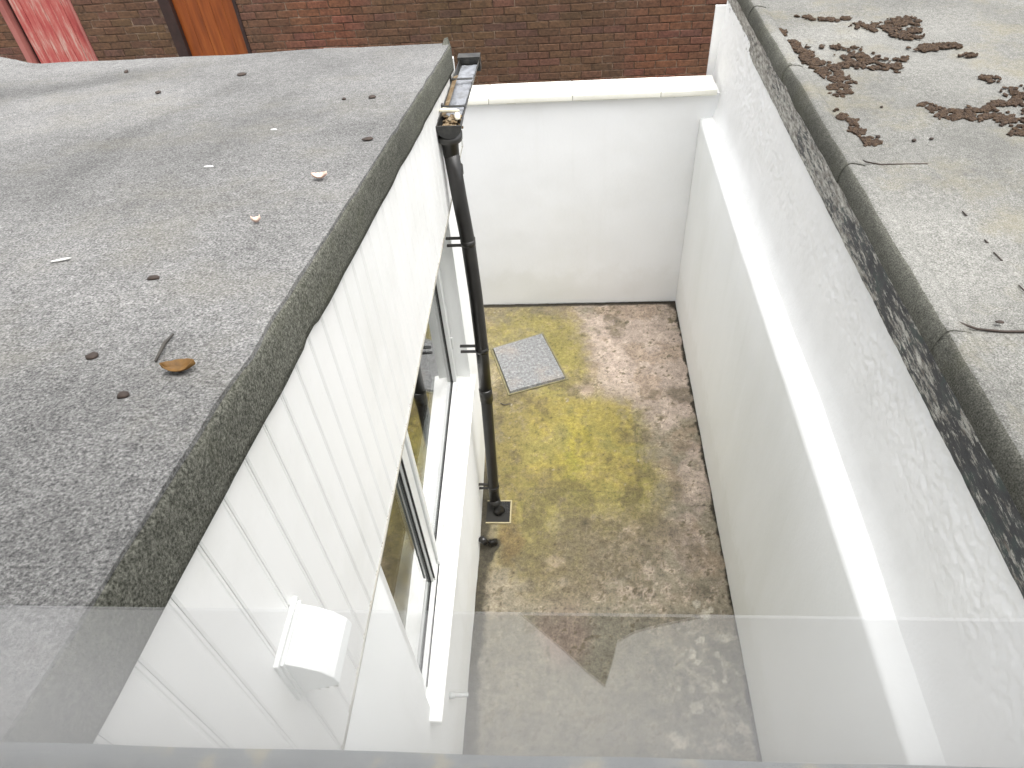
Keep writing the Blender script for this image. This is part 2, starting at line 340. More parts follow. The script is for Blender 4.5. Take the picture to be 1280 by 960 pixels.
ln = np.maximum(np.exp(-((ry_ - 2.90) / .008) ** 2) * st(rx_, -.28, -.2) * st(-rx_, -.5, -.35), np.exp(-((rx_ - .53) / .008) ** 2) * st(ry_, 3.0, 3.2) * st(-ry_, -3.7, -3.5))
lay((.10, .09, .045), ln * st(A3, .38, .55) * .75)
lay((.10, .088, .05), (1 - .6 * mm) * st(A4 + (A3 - .5) * .7 + gs(.0, 2.5, .5, .5) * .10 + gs(-.4, 3.2, .15, .8) * .06, .70, .78) * .8)
lay((.13, .11, .065), st(A2 + (A1 - .5) * .6 + gs(.1, 2.45, .6, .45) * .30 + gs(.8, 3.0, .2, .8) * .1, .60, .80) * .6 * st(Y, 1.9, 2.2))
cr = np.exp(-((Y - 2.72 - .15 * (X - .6) + (A3 - .5) * .08) / .006) ** 2) * st(X, .80, .86)
lay((.06, .05, .04), cr * .8)
li = np.zeros(X.shape)
for (cx, cy, r) in [(.785, 2.06, .03), (.83, 1.98, .035), (.72, 1.74, .035), (.74, 1.70, .03), (.82, 1.56, .025), (.70, 1.44, .04), (.59, 1.27, .05), (.91, 1.84, .03), (.87, 2.02, .03), (.88, 1.6, .02), (.78, 1.83, .025), (.93, 1.35, .04), (.66, 1.9, .02), (.86, 1.75, .018), (.62, 1.55, .015), (.8, 1.25, .025)]:
    li = np.maximum(li, np.exp(-((X - cx) ** 2 + (Y - cy) ** 2) / (r * r)))
lay((.56, .53, .43), st(li + (A4 - .5) * 1.3, .42, .6) * .85)
lay((.50, .47, .38), st(gs(.85, 1.5, .2, .7, 3) * .5 + (A4 - .5) * 2.0, .62, .8) * .5 * near)
ww = .995; wl = -.56
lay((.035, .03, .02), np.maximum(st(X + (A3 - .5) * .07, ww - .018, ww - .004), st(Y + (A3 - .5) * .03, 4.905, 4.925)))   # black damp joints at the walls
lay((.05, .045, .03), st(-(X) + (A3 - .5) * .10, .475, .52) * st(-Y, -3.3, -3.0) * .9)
lay((.16, .115, .055), st(gs(-.36, 2.5, .12, .28) + (A3 - .5) * .8, .4, .9) * .7)
lay((.04, .03, .02), gs(.97, 4.9, .05, .05) )
lay((.05, .045, .03), st(gs(-.50, 2.42, .05, .12) + gs(-.455, 2.46, .03, .04) + (A3 - .5) * .5, .4, .7))
Z = (A2 - .5) * .010 + (A4 - .5) * .006
V = np.stack([X, Y, Z], -1).reshape(-1, 3); nu = len(xs); nv = len(ys)
ii = np.arange(nu * nv).reshape(nv, nu); Fq = np.stack([ii[:-1, :-1], ii[:-1, 1:], ii[1:, 1:], ii[1:, :-1]], -1).reshape(-1, 4)
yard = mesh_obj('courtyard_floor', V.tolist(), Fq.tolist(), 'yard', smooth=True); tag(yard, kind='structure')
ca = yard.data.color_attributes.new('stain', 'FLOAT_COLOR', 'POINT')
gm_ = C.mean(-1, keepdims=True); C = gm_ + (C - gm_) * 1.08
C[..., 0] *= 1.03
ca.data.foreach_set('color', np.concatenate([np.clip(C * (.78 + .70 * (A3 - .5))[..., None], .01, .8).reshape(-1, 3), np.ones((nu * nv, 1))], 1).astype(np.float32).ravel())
tag(MB().box(-.79, 1.04, .09, 5.01, -.2, -.012).build('courtyard_base', 'alley'), kind='structure')

# drain cover
t = thing('drain_cover', 'square grey metal inspection cover set askew in the mossy courtyard floor', 'drain cover', (-.3, 4.18, 0))
q = [(-.604, 4.352), (-.432, 3.824), (.02, 3.988), (-.18, 4.536)]
cx, cy = sum(p[0] for p in q) / 4, sum(p[1] for p in q) / 4
def ins(k): return [(cx + (p[0] - cx) * k, cy + (p[1] - cy) * k) for p in q]
def slab(mb, poly, z0, z1): mb.hexa([(p[0], p[1], z0) for p in poly] + [(p[0], p[1], z1) for p in poly])
for a, b in ((0, 1), (1, 2), (2, 3), (3, 0)):
    o_, i_ = ins(1.045), ins(1.0)
    mb = MB(); mb.hexa([(*o_[a], -.01), (*o_[b], -.01), (*i_[b], -.01), (*i_[a], -.01), (*o_[a], .012), (*o_[b], .012), (*i_[b], .009), (*i_[a], .009)]); mb.build('rim', 'rim', t)
mb = MB(); i1, i2 = ins(.975), ins(.955); mb.hexa([(*p, 0) for p in i1] + [(*p, .024) for p in i2]); mb.build('lid', 'cover', t)
mb = MB()
def bil(u, v): a = Vector(i2[0]) * (1 - u) + Vector(i2[1]) * u; b = Vector(i2[3]) * (1 - u) + Vector(i2[2]) * u; return a * (1 - v) + b * v
for i in range(17):
    for j in range(15):
        c0 = bil((i + .5) / 17, (j + .5) / 15); a = math.pi / 4 * (1 if (i + j) % 2 else 3) - .3; dx, dy = math.cos(a) * .008, math.sin(a) * .008; ex, ey = -dy * .35, dx * .35
        mb.hexa([(c0.x - dx - ex, c0.y - dy - ey, .0235), (c0.x + dx - ex, c0.y + dy - ey, .0235), (c0.x + dx + ex, c0.y + dy + ey, .0235), (c0.x - dx + ex, c0.y - dy + ey, .0235),
                 (c0.x - dx * .6 - ex * .5, c0.y - dy * .6 - ey * .5, .0262), (c0.x + dx * .6 - ex * .5, c0.y + dy * .6 - ey * .5, .0262), (c0.x + dx * .6 + ex * .5, c0.y + dy * .6 + ey * .5, .0262), (c0.x - dx * .6 + ex * .5, c0.y - dy * .6 + ey * .5, .0262)])
tag(mb.build('tread_bars', 'cover', t), kind='stuff')

# gully at the foot of the pipe
t = thing('gully_drain', 'small square gully with pale rim at the foot of the black downpipe', 'drain', (-.45, 2.71, 0))
x0, x1, y0, y1 = -.535, -.375, 2.625, 2.795
MB().box(x0, x1, y0 - .009, y0, -.01, .014).build('rim', 'gully', t); MB().box(x0, x1, y1, y1 + .009, -.01, .012).build('rim', 'gully', t)
MB().box(x1, x1 + .009, y0 - .009, y1 + .009, -.01, .0145).build('rim', 'gully', t)
MB().box(x0, x1, y0, y1, -.01, .009).build('well', 'dark', t)
mb = MB()
for k in range(5): mb.box(-.43 + k * .011, -.426 + k * .011, 2.70, 2.79, .009, .013)
for k in range(4): mb.box(-.431, -.38, 2.708 + k * .022, 2.712 + k * .022, .0095, .0135)
mb.build('grate', 'pipe', t)
mb = MB(); mb.tube([(-.545, 2.44, .10), (-.52, 2.44, .06), (-.49, 2.45, .035), (-.455, 2.47, .02)], .022, 12)
t = mb.build('waste_pipe', 'pipe', smooth=True); tag(t, 'short dark waste pipe bending onto the floor just in front of the gully', 'pipe')

# ------------------------------------------------------------------ right lower wall, upper wall, right building
ysr = lin(-.2, 4.955, 260)
V_, F_ = [], []
prof = [(.999, -.05), (.999, .3), (1.0, .8), (1.0, 1.3), (1.0, 1.655), (1.003, 1.672), (1.012, 1.682), (1.04, 1.688), (1.10, 1.694), (1.16, 1.70), (1.2, 1.70), (1.2, -.05)]
def fn(u, v):
    i = int(v); x, z = prof[i]; w = .0025 * fbm(u * 3, z * 3 + i, 2) if i < 9 else 0
    sk = .004 * math.sin(u * 1.3) if 3 < i < 9 else 0
    return (x + w + sk, u, z + (w * .6 if i > 4 else 0))
V_, F_ = grid(ysr, list(range(len(prof))), fn)
mb = MB().add(V_, F_)
n_ = len(ysr)
mb.f.append(tuple(k * n_ for k in range(len(prof)))); mb.f.append(tuple(k * n_ + n_ - 1 for k in reversed(range(len(prof)))))
o = mb.build('garden_wall', 'wall_smooth', smooth=False)
for p in o.data.polygons: p.use_smooth = len(p.vertices) == 4
tag(o, 'low smooth white wall with a bright rounded ledge along the right of the courtyard', 'wall')

BR = thing('flat_roof_building', 'right-hand building with rough white render, peeling black fascia and pale felt roof', 'building', (2.5, 2.5, 0))
ysr = lin(-.2, 5.27, 900); hz = lin(1.66, 2.36, 96)
def upx(y, z):
    base = 1.118 + .02 * math.exp(-((y - 2.0) / .9) ** 2) - .01 * max(0, y - 3.8); k = (z - 1.7) / .6
    x = base + k * .035
    if z < 1.80: x -= .022 * ((1.80 - z) / .12) ** 2
    r = min(1, max(0, (z - 1.83) / .22)) * (.6 + .6 * noise.noise(Vector((y * .9, z * 2, 9))))
    nz = fbm(y * 30, z * 34, 3, 3) * .0045 + max(0, noise.noise(Vector((y * 30 + z * 3, z * 40, 5)))) * .0065 + noise.noise(Vector((y * 9, z * 13, 6))) * .004
    lump = noise.noise(Vector((y * 2.5, z * 4, 1))) * .005
    return x + lump * .8 + nz * r * 1.2
V_, F_ = grid(ysr, hz, lambda y, z: (upx(y, z), y, z))
o = mesh_obj('rendered_wall', V_, F_, 'render_rough', BR, True); o['label'] = 'rough white rendered wall face above the ledge'
mb = MB(); mb.box(1.20, 6.2, -.6, 5.27, -.05, 2.40); mb.build('core_wall', 'wall_smooth', BR)
MB().box(1.07, 1.205, 5.262, 5.285, -.05, 2.33).build('wall_end', 'render_rough', BR)
# fascia, with wear growing toward the far end
ysr = lin(-.6, 5.30, 420); hz = lin(2.295, 2.450, 12)
def fx(y, z): return 1.146 + .003 * fbm(y * 5, z * 20, 7) + .0015 * noise.noise(Vector((y * 40, z * 60, 2)))
V_, F_ = grid(ysr, hz, lambda y, z: (fx(y, z), y, z))
n_ = len(V_); nn = len(ysr)
V_ += [(1.21, y, 2.295) for y in ysr]; F_ += [(n_ + i, n_ + i + 1, i + 1, i) for i in range(nn - 1)]
V_ += [(1.21, 5.30, 2.450)]; F_.append((nn - 1, n_ + nn - 1, n_ + nn, 11 * nn + nn - 1))
o = mesh_obj('fascia', V_, F_, 'bitumen', BR, True); o['label'] = 'black bitumen fascia, flaking to grey'
wa = o.data.attributes.new('worn', 'FLOAT', 'POINT')
wa.data.foreach_set('value', [-.02 + .15 * min(1, max(0, (v[1] - 1.9) / 1.6)) + .05 * math.exp(-((v[1] - 1.9) / .35) ** 2) for v in V_])
# felt trim pieces along the edge: upright face, rounded shoulder
joints = [-.6, .62, 1.665, 2.70, 3.72, 4.62, 5.31]
def trim_piece(y0, y1, k):
    pr = [(1.143, 2.441), (1.142, 2.455), (1.144, 2.475), (1.150, 2.498), (1.158, 2.514), (1.166, 2.522), (1.180, 2.526), (1.215, 2.520), (1.238, 2.512), (1.238, 2.42), (1.2, 2.41)]
    us = lin(y0 - .012, y1 + .004, 36)
    def fn(u, v):
        x, z = pr[int(v)]; w = .004 * fbm(u * 4, z * 9, k)
        e = .004 * (1 - (u - y0 + .012) / (y1 - y0 + .016))       # each piece laps over the next
        return (x + w - e, u + (.012 * noise.noise(Vector((z * 30, k, 0))) if u < y0 or u > y1 else 0), z + w * .5 + e)
    V_, F_ = grid(us, list(range(len(pr))), fn); mb = MB().add(V_, F_); n_ = len(us)
    mb.f.append(tuple(k2 * n_ for k2 in range(len(pr)))); mb.f.append(tuple(k2 * n_ + n_ - 1 for k2 in reversed(range(len(pr)))))
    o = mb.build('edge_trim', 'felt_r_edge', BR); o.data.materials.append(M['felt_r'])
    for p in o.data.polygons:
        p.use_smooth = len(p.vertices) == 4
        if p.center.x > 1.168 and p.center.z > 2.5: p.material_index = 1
for k in range(6): trim_piece(joints[k], joints[k + 1], k)
MB().box(1.18, 6.2, -.6, 5.30, 2.41, 2.492).build('roof_deck', 'felt_r_edge', BR)
def felt_sheet(x0, x1, y0, y1, z, mat, parent, seed, zf=None, res=.05, wob=.004, name='felt_sheet', pond_shade=None):
    nx, ny = max(3, int((x1 - x0) / res)), max(3, int((y1 - y0) / res))
    def fn(u, v):
        ed = wob * (1 if u in (0, 1) or v in (0, 1) else 0)
        x = x0 + (x1 - x0) * u + ed * noise.noise(Vector((v * 30, seed, u))) ; y = y0 + (y1 - y0) * v + ed * noise.noise(Vector((u * 30, v, seed)))
        zz = z + (zf(x, y) if zf else 0) + .0035 * fbm(x * 2.2, y * 2.2, 1, 2)
        if u == 0 or u == 1 or v == 0 or v == 1: zz += .002 * noise.noise(Vector((x * 8, y * 8, seed)))
        return (x, y, zz)
    V_, F_ = grid(lin(0, 1, nx), lin(0, 1, ny), fn)
    n_ = len(V_); ring = [i for i in range(nx)] + [j * nx + nx - 1 for j in range(1, ny)] + [(ny - 1) * nx + i for i in range(nx - 2, -1, -1)] + [j * nx for j in range(ny - 2, 0, -1)]
    V_ += [(V_[i][0], V_[i][1], V_[i][2] - .012) for i in ring]; m_ = len(ring)
    F_ += [(ring[i], n_ + i, n_ + (i + 1) % m_, ring[(i + 1) % m_]) for i in range(m_)]
    o = mesh_obj(name, V_, F_, mat, parent, False)
    if pond_shade:
        a_ = o.data.attributes.new('pond_shade', 'FLOAT', 'POINT'); a_.data.foreach_set('value', [pond_shade(p[0], p[1]) for p in V_])
    return o
def slight(x, y): return .010 * noise.noise(Vector((x * .8, y * .8, 4)))
felt_sheet(1.47, 6.1, -.6, 2.69, 2.503, 'felt_r', BR, 1, slight, .08)
felt_sheet(1.235, 6.1, 2.68, 5.28, 2.501, 'felt_r', BR, 2, slight, .08)
felt_sheet(1.215, 1.479, 1.665, 2.705, 2.5085, 'felt_r', BR, 3, slight)
felt_sheet(1.215, 1.483, .63, 1.672, 2.5115, 'felt_r', BR, 4, slight)
felt_sheet(1.215, 1.487, -.6, .645, 2.5145, 'felt_r', BR, 5, slight)
# torn edges lifting along the seams
for (x, y, r, l) in [(1.478, 2.32, 1.62, .03), (1.480, 2.14, 1.6, .02), (1.481, 2.05, 1.65, .05), (1.483, 1.86, 1.7, .06), (1.482, 1.72, 1.6, .06)]:
    c_, s_ = math.cos(r), math.sin(r); w = .0035
    mb = MB().hexa([(x - c_ * l / 2 + s_ * w, y - s_ * l / 2 - c_ * w, 2.512), (x + c_ * l / 2, y + s_ * l / 2, 2.512), (x + c_ * l / 2 - s_ * w, y + s_ * l / 2 + c_ * w, 2.512), (x - c_ * l / 2 - s_ * w, y - s_ * l / 2 + c_ * w, 2.512),
                    (x - c_ * l / 2 + s_ * w, y - s_ * l / 2 - c_ * w, 2.5145), (x + c_ * l / 2, y + s_ * l / 2, 2.5145), (x + c_ * l / 2 - s_ * w, y + s_ * l / 2 + c_ * w, 2.516), (x - c_ * l / 2 - s_ * w, y - s_ * l / 2 + c_ * w, 2.516)])
    mb.build('torn_felt_flap', 'pebble', BR)
def seam_line(pts, r, parent):
    MB().tube(pts, r, 6).build('bitumen_bead', 'pebble', parent, True)
seam_line([(1.225, 2.76, 2.514), (1.25, 2.725, 2.512), (1.30, 2.703, 2.5105), (1.40, 2.70, 2.510), (1.482, 2.698, 2.509)], .0035, BR)
seam_line([(1.20, 1.73, 2.522), (1.222, 1.70, 2.519), (1.26, 1.675, 2.517), (1.33, 1.664, 2.515), (1.49, 1.660, 2.514)], .004, BR)

# moss on the right roof: each patch one clump of tufts
def moss_patch(label, spots, seed, z=2.505, dens=1.0):
    rr = random.Random(seed); bm = bmesh.new()
    for (x, y, rx, ry, ang, cnt) in spots:
        for _ in range(int(cnt * dens * 1.9)):
            a = rr.random() * 6.283; q_ = math.sqrt(rr.random()) * (1 + .25 * rr.gauss(0, 1)); u, v = math.cos(a) * q_ * rx, math.sin(a) * q_ * ry
            px, py = x + u * math.cos(ang) - v * math.sin(ang), y + u * math.sin(ang) + v * math.cos(ang)
            if noise.noise(Vector((px * 24, py * 24, seed))) + .3 * noise.noise(Vector((px * 80, py * 80, seed))) < -.06: continue
            r = .004 + .0075 * rr.random()
            mt = Matrix.Translation((px, py, z + r * .1)) @ Matrix.Rotation(rr.random() * 6, 4, 'Z') @ Matrix.Diagonal((r * (1 + rr.random()), r, r * (.35 + .5 * rr.random()), 1))
            res = bmesh.ops.create_icosphere(bm, subdivisions=1, radius=1, matrix=mt)
            for v_ in res['verts']: v_.co += Vector((rr.uniform(-1, 1), rr.uniform(-1, 1), rr.uniform(-1, 1))) * r * .28
    me = bpy.data.meshes.new('moss_patch'); bm.to_mesh(me); bm.free(); me.materials.append(M['moss'])
    o = bpy.data.objects.new('moss_patch', me); COL.objects.link(o); tag(o, label, 'moss', 'dead moss patches on the pale roof')
moss_patch('long thin band of brown moss farthest back on the pale roof', [(1.43, 4.46, .04, .03, 0, 60), (1.52, 4.40, .08, .025, -.3, 130), (1.62, 4.39, .05, .02, .2, 60)], 1)
moss_patch('broad wedge of brown moss near the top of the pale roof', [(1.72, 4.27, .07, .04, -.2, 170), (1.84, 4.25, .10, .06, .3, 330), (1.94, 4.30, .08, .07, .2, 260), (1.87, 4.10, .07, .05, -.4, 160), (1.93, 4.16, .05, .03, 0, 80)], 2)
moss_patch('dark mossy smear right of the broad moss wedge', [(1.92, 3.91, .07, .035, .1, 130), (2.02, 3.93, .09, .03, -.1, 140)], 3)
moss_patch('small black moss lump at the right end of the dark mossy smear', [(2.08, 3.79, .03, .018, 0, 60)], 13)
moss_patch('brown moss piled down the edge of the pale roof beside the felt trim', [(1.285, 4.00, .035, .09, .2, 140), (1.31, 3.80, .045, .12, .2, 300), (1.36, 3.62, .05, .12, .2, 320), (1.34, 3.45, .04, .07, 0, 170), (1.43, 3.72, .10, .03, .3, 160)], 4)
moss_patch('small brown moss tuft against the felt trim above the edge pile', [(1.25, 4.24, .022, .045, 0, 55)], 14)
moss_patch('thin reddish moss patch between the edge pile and the broad wedge', [(1.56, 3.78, .09, .10, .4, 330), (1.65, 3.68, .07, .05, .2, 130)], 5, dens=.85)
moss_patch('small squarish moss lump at the right end of the thin reddish patch', [(1.74, 3.79, .03, .035, 0, 60)], 15)
moss_patch('faint scraps of moss above the thin reddish patch', [(1.49, 3.97, .09, .03, -.3, 55)], 16)
moss_patch('small dark moss streak hugging the felt trim nearest the roof seam', [(1.285, 3.14, .025, .06, .35, 110), (1.30, 3.02, .025, .06, .25, 90), (1.315, 2.92, .02, .035, 0, 60), (1.345, 2.90, .02, .012, 0, 25)], 6)
moss_patch('largest spreading brown moss patch at the right edge of the pale roof', [(1.68, 3.23, .04, .03, -.6, 70), (1.76, 3.13, .08, .05, -.3, 220), (1.87, 3.14, .08, .05, .2, 240), (1.96, 3.05, .06, .05, -.7, 150), (2.00, 2.93, .08, .035, -.4, 130), (2.02, 3.22, .10, .04, .2, 160), (2.14, 3.30, .08, .09, .5, 260), (2.06, 3.50, .05, .03, -.7, 60), (2.14, 3.1, .08, .03, -.3, 110)], 7)
def pebble(name, label, cat, x, y, z, rx, ry, rz, mat='pebble', ang=0, group=None, seed=0, sub=2):
    bm = bmesh.new(); bmesh.ops.create_icosphere(bm, subdivisions=sub, radius=1)
    for v in bm.verts:
        n_ = 1 + .35 * noise.noise(v.co * 1.6 + Vector((seed * 3.1, 0, 0))); v.co = Vector((v.co.x * rx * n_, v.co.y * ry * n_, v.co.z * rz * n_))
    bmesh.ops.rotate(bm, verts=bm.verts, cent=(0, 0, 0), matrix=Matrix.Rotation(ang, 3, 'Z'))
    me = bpy.data.meshes.new(name); bm.to_mesh(me); bm.free(); me.materials.append(M[mat])
    for p in me.polygons: p.use_smooth = True
    o = bpy.data.objects.new(name, me); COL.objects.link(o); o.location = (x, y, z); tag(o, label, cat, group); return o
pebble('moss_crumb', 'lone dark crumb above the first roof seam, leftmost of the row', 'debris', 1.365, 2.945, 2.51, .012, .008, .006, seed=1)
pebble('moss_crumb', 'lone dark crumb above the first roof seam, middle of the row', 'debris', 1.50, 2.90, 2.51, .010, .008, .006, seed=2)
pebble('moss_crumb', 'small dark crumb above the first roof seam, rightmost of the row', 'debris', 1.575, 2.91, 2.51, .010, .007, .005, seed=3)
pebble('moss_crumb', 'tiny dark speck alone on the pale roof above the crumb row', 'debris', 1.47, 3.23, 2.51, .008, .006, .005, seed=4)
pebble('moss_crumb', 'dark oval crumb just above the lower roof seam at the right', 'debris', 1.335, 1.70, 2.522, .013, .007, .004, ang=-.2, seed=5)

# ------------------------------------------------------------------ back wall with coping
BW = thing('courtyard_wall', 'white painted end wall with cream coping stones closing the courtyard', 'wall', (0, 5, 0))
V_, F_ = grid(lin(-3.2, 1.22, 120), lin(.012, 1.86, 50), lambda x, z: (x, 4.95 - .045 * max(0, min(1, (.4 - x))) * .0 + .003 * fbm(x * 2.5, z * 2.5, 6), z))
mesh_obj('painted_face', V_, F_, 'wall_back', BW, True)
MB().box(-3.2, 1.22, 4.956, 5.13, -.05, 1.858).build('masonry', 'wall_back', BW)
cj = [-3.2, -2.36, -1.74, -1.13, -.515, .082, .700, 1.09]
for a, b in zip(cj[:-1], cj[1:]):
    dz = random.uniform(-.002, .002)
    MB().bevbox(a + .002, b - .002, 4.917 + dz, 5.165, 1.860, 1.905 + dz, .006).build('coping_stone', 'coping', BW, True)
for a in cj[1:-1]: MB().box(a - .0025, a + .0025, 4.921, 5.16, 1.862, 1.903).build('coping_joint', 'joint', BW)
MB().box(-3.2, 1.10, 4.951, 4.962, 1.845, 1.8605).build('bedding_mortar', 'joint', BW)

# ------------------------------------------------------------------ far brick wall with two doors
YB = 7.7
BK = thing('brick_wall', 'long dark brown brick wall across the alley behind the courtyard', 'wall', (-1.5, YB, 0))
doors = [(-4.29, -3.35), (-5.92, -5.02)]      # openings in x: orange, red
doors = [(-4.13, -3.32), (-5.86, -5.06)]
def clear(x0, x1): return all(x1 <= a or x0 >= b for a, b in doors)
segs = [(-9, -5.86), (-5.06, -4.13), (-3.32, 3.5)]
mb = MB()
for a, b in segs: mb.box(a, b, YB + .008, YB + .3, -.05, 3.4)
for a, b in doors: mb.box(a, b, YB + .008, YB + .3, 2.75, 3.4)
mb.build('mortar_bed', 'mortar', BK)
def brick_mesh(w):
    m_ = MB().bevbox(-w / 2, w / 2, 0, .05, 0, .065, .004); me = bpy.data.meshes.new('brick'); me.from_pydata(m_.v, [], m_.f); me.materials.append(M['brick']); me.update(); return me
# bricks kept light: twelve triangles each with a chamfered front
def brick_light(w):
    v = [(-w / 2, .05, 0), (w / 2, .05, 0), (w / 2, .05, .065), (-w / 2, .05, .065), (-w / 2, .004, 0), (w / 2, .004, 0), (w / 2, .004, .065), (-w / 2, .004, .065),
         (-w / 2 + .004, 0, .004), (w / 2 - .004, 0, .004), (w / 2 - .004, 0, .061), (-w / 2 + .004, 0, .061)]
    f = [(0, 1, 5, 4), (1, 2, 6, 5), (2, 3, 7, 6), (3, 0, 4, 7), (4, 5, 9, 8), (5, 6, 10, 9), (6, 7, 11, 10), (7, 4, 8, 11), (8, 9, 10, 11)]
    return v, f
cache = {}; rest = MB(); count = 0; cand = []
rr = random.Random(5)
for c in range(0, 45):
    z = c * .075; x = -9 + (c % 2) * .1125
    while x < 3.5:
        x0, x1 = x, x + .215; x += .225
        for a, b in doors:
            if z < 2.75:
                if x0 < a < x1: x1 = a
                elif x0 < b < x1: x0 = b
                elif x0 >= a and x1 <= b: x0 = x1
        if x1 - x0 < .04: continue
        cand.append((x0, x1, z))
def seen(b):
    x0, x1, z = b; xm = (x0 + x1) / 2
    if not (z > .62 and z < 2.5 and xm > -6.5 and xm < 1.5): return 1e9
    low = 1.30 if xm < -.7 else .66; high = 1.55 + .22 * 0 + max(0, -xm) * .085
    if z < low or z > high + .2: return 1e6 + abs(z - 1.3)
    return abs(xm + 1.2) + 2.5 * max(0, -3.3 - xm)
cand.sort(key=seen)
for i, (x0, x1, z) in enumerate(cand):
    w = round(x1 - x0, 3); off = rr.uniform(-.003, .002); v, f = brick_light(w)
    if i < 298:
        if w not in cache:
            me = bpy.data.meshes.new('brick'); me.from_pydata(v, [], f); me.materials.append(M['brick']); me.update(); cache[w] = me
        o = bpy.data.objects.new('brick', cache[w]); COL.objects.link(o); o.parent = BK; o.location = ((x0 + x1) / 2 - BK.location.x, off, z)
    else:
        rest.add([(p[0] + (x0 + x1) / 2, p[1] + YB + off, p[2] + z) for p in v], f)
tag(rest.build('distant_brick', 'brick', BK), kind='stuff')
# orange door
DO = thing('orange_door', 'orange varnished timber door with dark frame in the far brick wall', 'door', (-3.7, YB, 0))
MB().box(-4.13, -4.015, YB - .01, YB + .16, 0, 2.74).build('frame_jamb', 'darkframe', DO); MB().box(-3.355, -3.32, YB - .01, YB + .16, 0, 2.74).build('frame_jamb', 'darkframe', DO)
MB().box(-4.015, -3.355, YB - .01, YB + .16, 2.66, 2.74).build('frame_head', 'darkframe', DO)
for k in range(5):
    a = -4.013 + k * .1312; MB().bevbox(a, a + .129, YB + .05, YB + .085, .02, 2.655, .004).build('door_board', 'orange', DO)
MB().box(-4.013, -3.357, YB + .087, YB + .11, .02, 2.655).build('door_back', 'orange', DO)
DR = thing('red_door', 'faded red timber door with peeling paint, leftmost in the far brick wall', 'door', (-5.4, YB, 0))
MB().box(-5.86, -5.80, YB - .015, YB + .16, 0, 2.74).build('frame_jamb', 'redframe', DR); MB().box(-5.085, -5.06, YB - .01, YB + .16, 0, 2.74).build('frame_jamb', 'redframe', DR)
MB().box(-5.80, -5.085, YB - .01, YB + .16, 2.66, 2.74).build('frame_head', 'redframe', DR)
for k in range(6):
    a = -5.748 + k * .1105; MB().bevbox(a, a + .107, YB + .035 + .003 * (k % 2), YB + .08, .02, 2.655, .004).build('door_board', 'red', DR)
MB().box(-5.80, -5.087, YB + .082, YB + .11, .02, 2.655).build('door_back', 'darkframe', DR)

# ------------------------------------------------------------------ left building
BL = thing('left_building', 'left-hand extension with grey felt lean-to roof, white cladding and window openings', 'building', (-2, 2, 0))
XC = -.54; RA, RB = 3.3556, -.1669
def rz(y): return RA + RB * y
YE = 3.545
# masonry below the cladding, with the window opening
wy = [(-.4, -.555), (1.1, -.560), (2.4, -.562), (2.95, -.575), (3.6, -.60)]
def wx(y):
    for (a, xa), (b, xb) in zip(wy[:-1], wy[1:]):
        if y <= b: return xa + (xb - xa) * (y - a) / (b - a)
    return wy[-1][1]
W0, W1, WS, WT = 1.045, 2.97, 1.03, 2.21     # window opening y and z
mb = MB()
def wallgrid(y0, y1, z0, z1):
    V_, F_ = grid(lin(y0, y1, max(2, int((y1 - y0) / .06))), lin(z0, z1, max(2, int((z1 - z0) / .06))), lambda y, z: (wx(y) + .0025 * fbm(y * 4, z * 4, 8), y, z)); mb.add(V_, F_)
wallgrid(-.4, W0, -.05, 2.30); wallgrid(W1, 3.58, -.05, 2.30); wallgrid(W0, W1, -.05, WS)
mesh_obj('painted_wall', mb.v, mb.f, 'wall_smooth', BL, True)
mb = MB()
mb.box(-.80, -.61, -.4, W0 - .002, -.05, 2.25); mb.box(-.80, -.61, W1 + .002, 3.575, -.05, 2.25); mb.box(-.80, -.61, W0, W1, -.05, WS - .003)
mb.build('wall_core', 'wall_smooth', BL)
MB().box(-.80, -.56, W1, W1 + .02, WS, 2.2).build('reveal', 'wall_smooth', BL)
MB().box(-.80, -.566, W0 - .02, W0, WS, 2.2).build('reveal', 'wall_smooth', BL)
MB().box(-4.5, -.56, 3.58, 3.60, -.05, 2.60).build('end_wall', 'wall_smooth', BL)
mb = MB(); mb.box(-4.4, -4.3, -.4, 3.5, -.05, 2.5); mb.box(-4.3, -.81, -.4, -.3, -.05, 2.6); mb.box(-4.3, -.81, 3.4, 3.5, -.05, 2.5); mb.box(-4.3, -.81, -.3, 3.4, -.04, .1); mb.box(-4.3, -.58, -.3, 3.4, 2.30, 2.36)
mb.build('interior', 'roomdark', BL)
# cladding boards: flat face then a recessed groove with a fine bead
p0, pw = .2484, .09333
k0 = -8; yb = p0 + k0 * pw; n_b = 0
while yb < 3.56:
    a, b = yb + .008, min(yb + pw + .008, 3.575); top = lambda y: rz(max(y, 0)) - .06
    e = random.uniform(-.0006, .0006)
    pr = [(a, XC - .010), (a + .0002, XC - .0025), (a + .004, XC + e), (b - .017, XC + e), (b - .014, XC - .0025), (b - .010, XC - .0025), (b - .0085, XC - .0006), (b - .006, XC - .0006), (b - .0045, XC - .003), (b - .0005, XC - .0035), (b - .0005, XC - .014), (a, XC - .014)]
    if b - a > .03:
        n = len(pr); z0 = 2.2225
        vs = [(x, y, z0) for y, x in pr] + [(x, y, top(y)) for y, x in pr]
        fs = [tuple(range(n)), tuple(range(2 * n - 1, n - 1, -1))] + [(i, i + n, (i + 1) % n + n, (i + 1) % n) for i in range(n)]
        MB().add(vs, fs).build('cladding_board', 'upvc', BL)
    yb += pw
MB().box(-.60, XC - .0145, -.4, 3.57, 2.226, 2.62).build('cladding_backing', 'gasket', BL)
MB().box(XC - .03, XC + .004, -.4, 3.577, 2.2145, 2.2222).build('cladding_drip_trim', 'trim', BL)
MB().box(XC - .03, XC + .008, 3.5755, 3.60, 2.215, rz(3.6) - .07).build('cladding_corner_trim', 'upvc', BL)
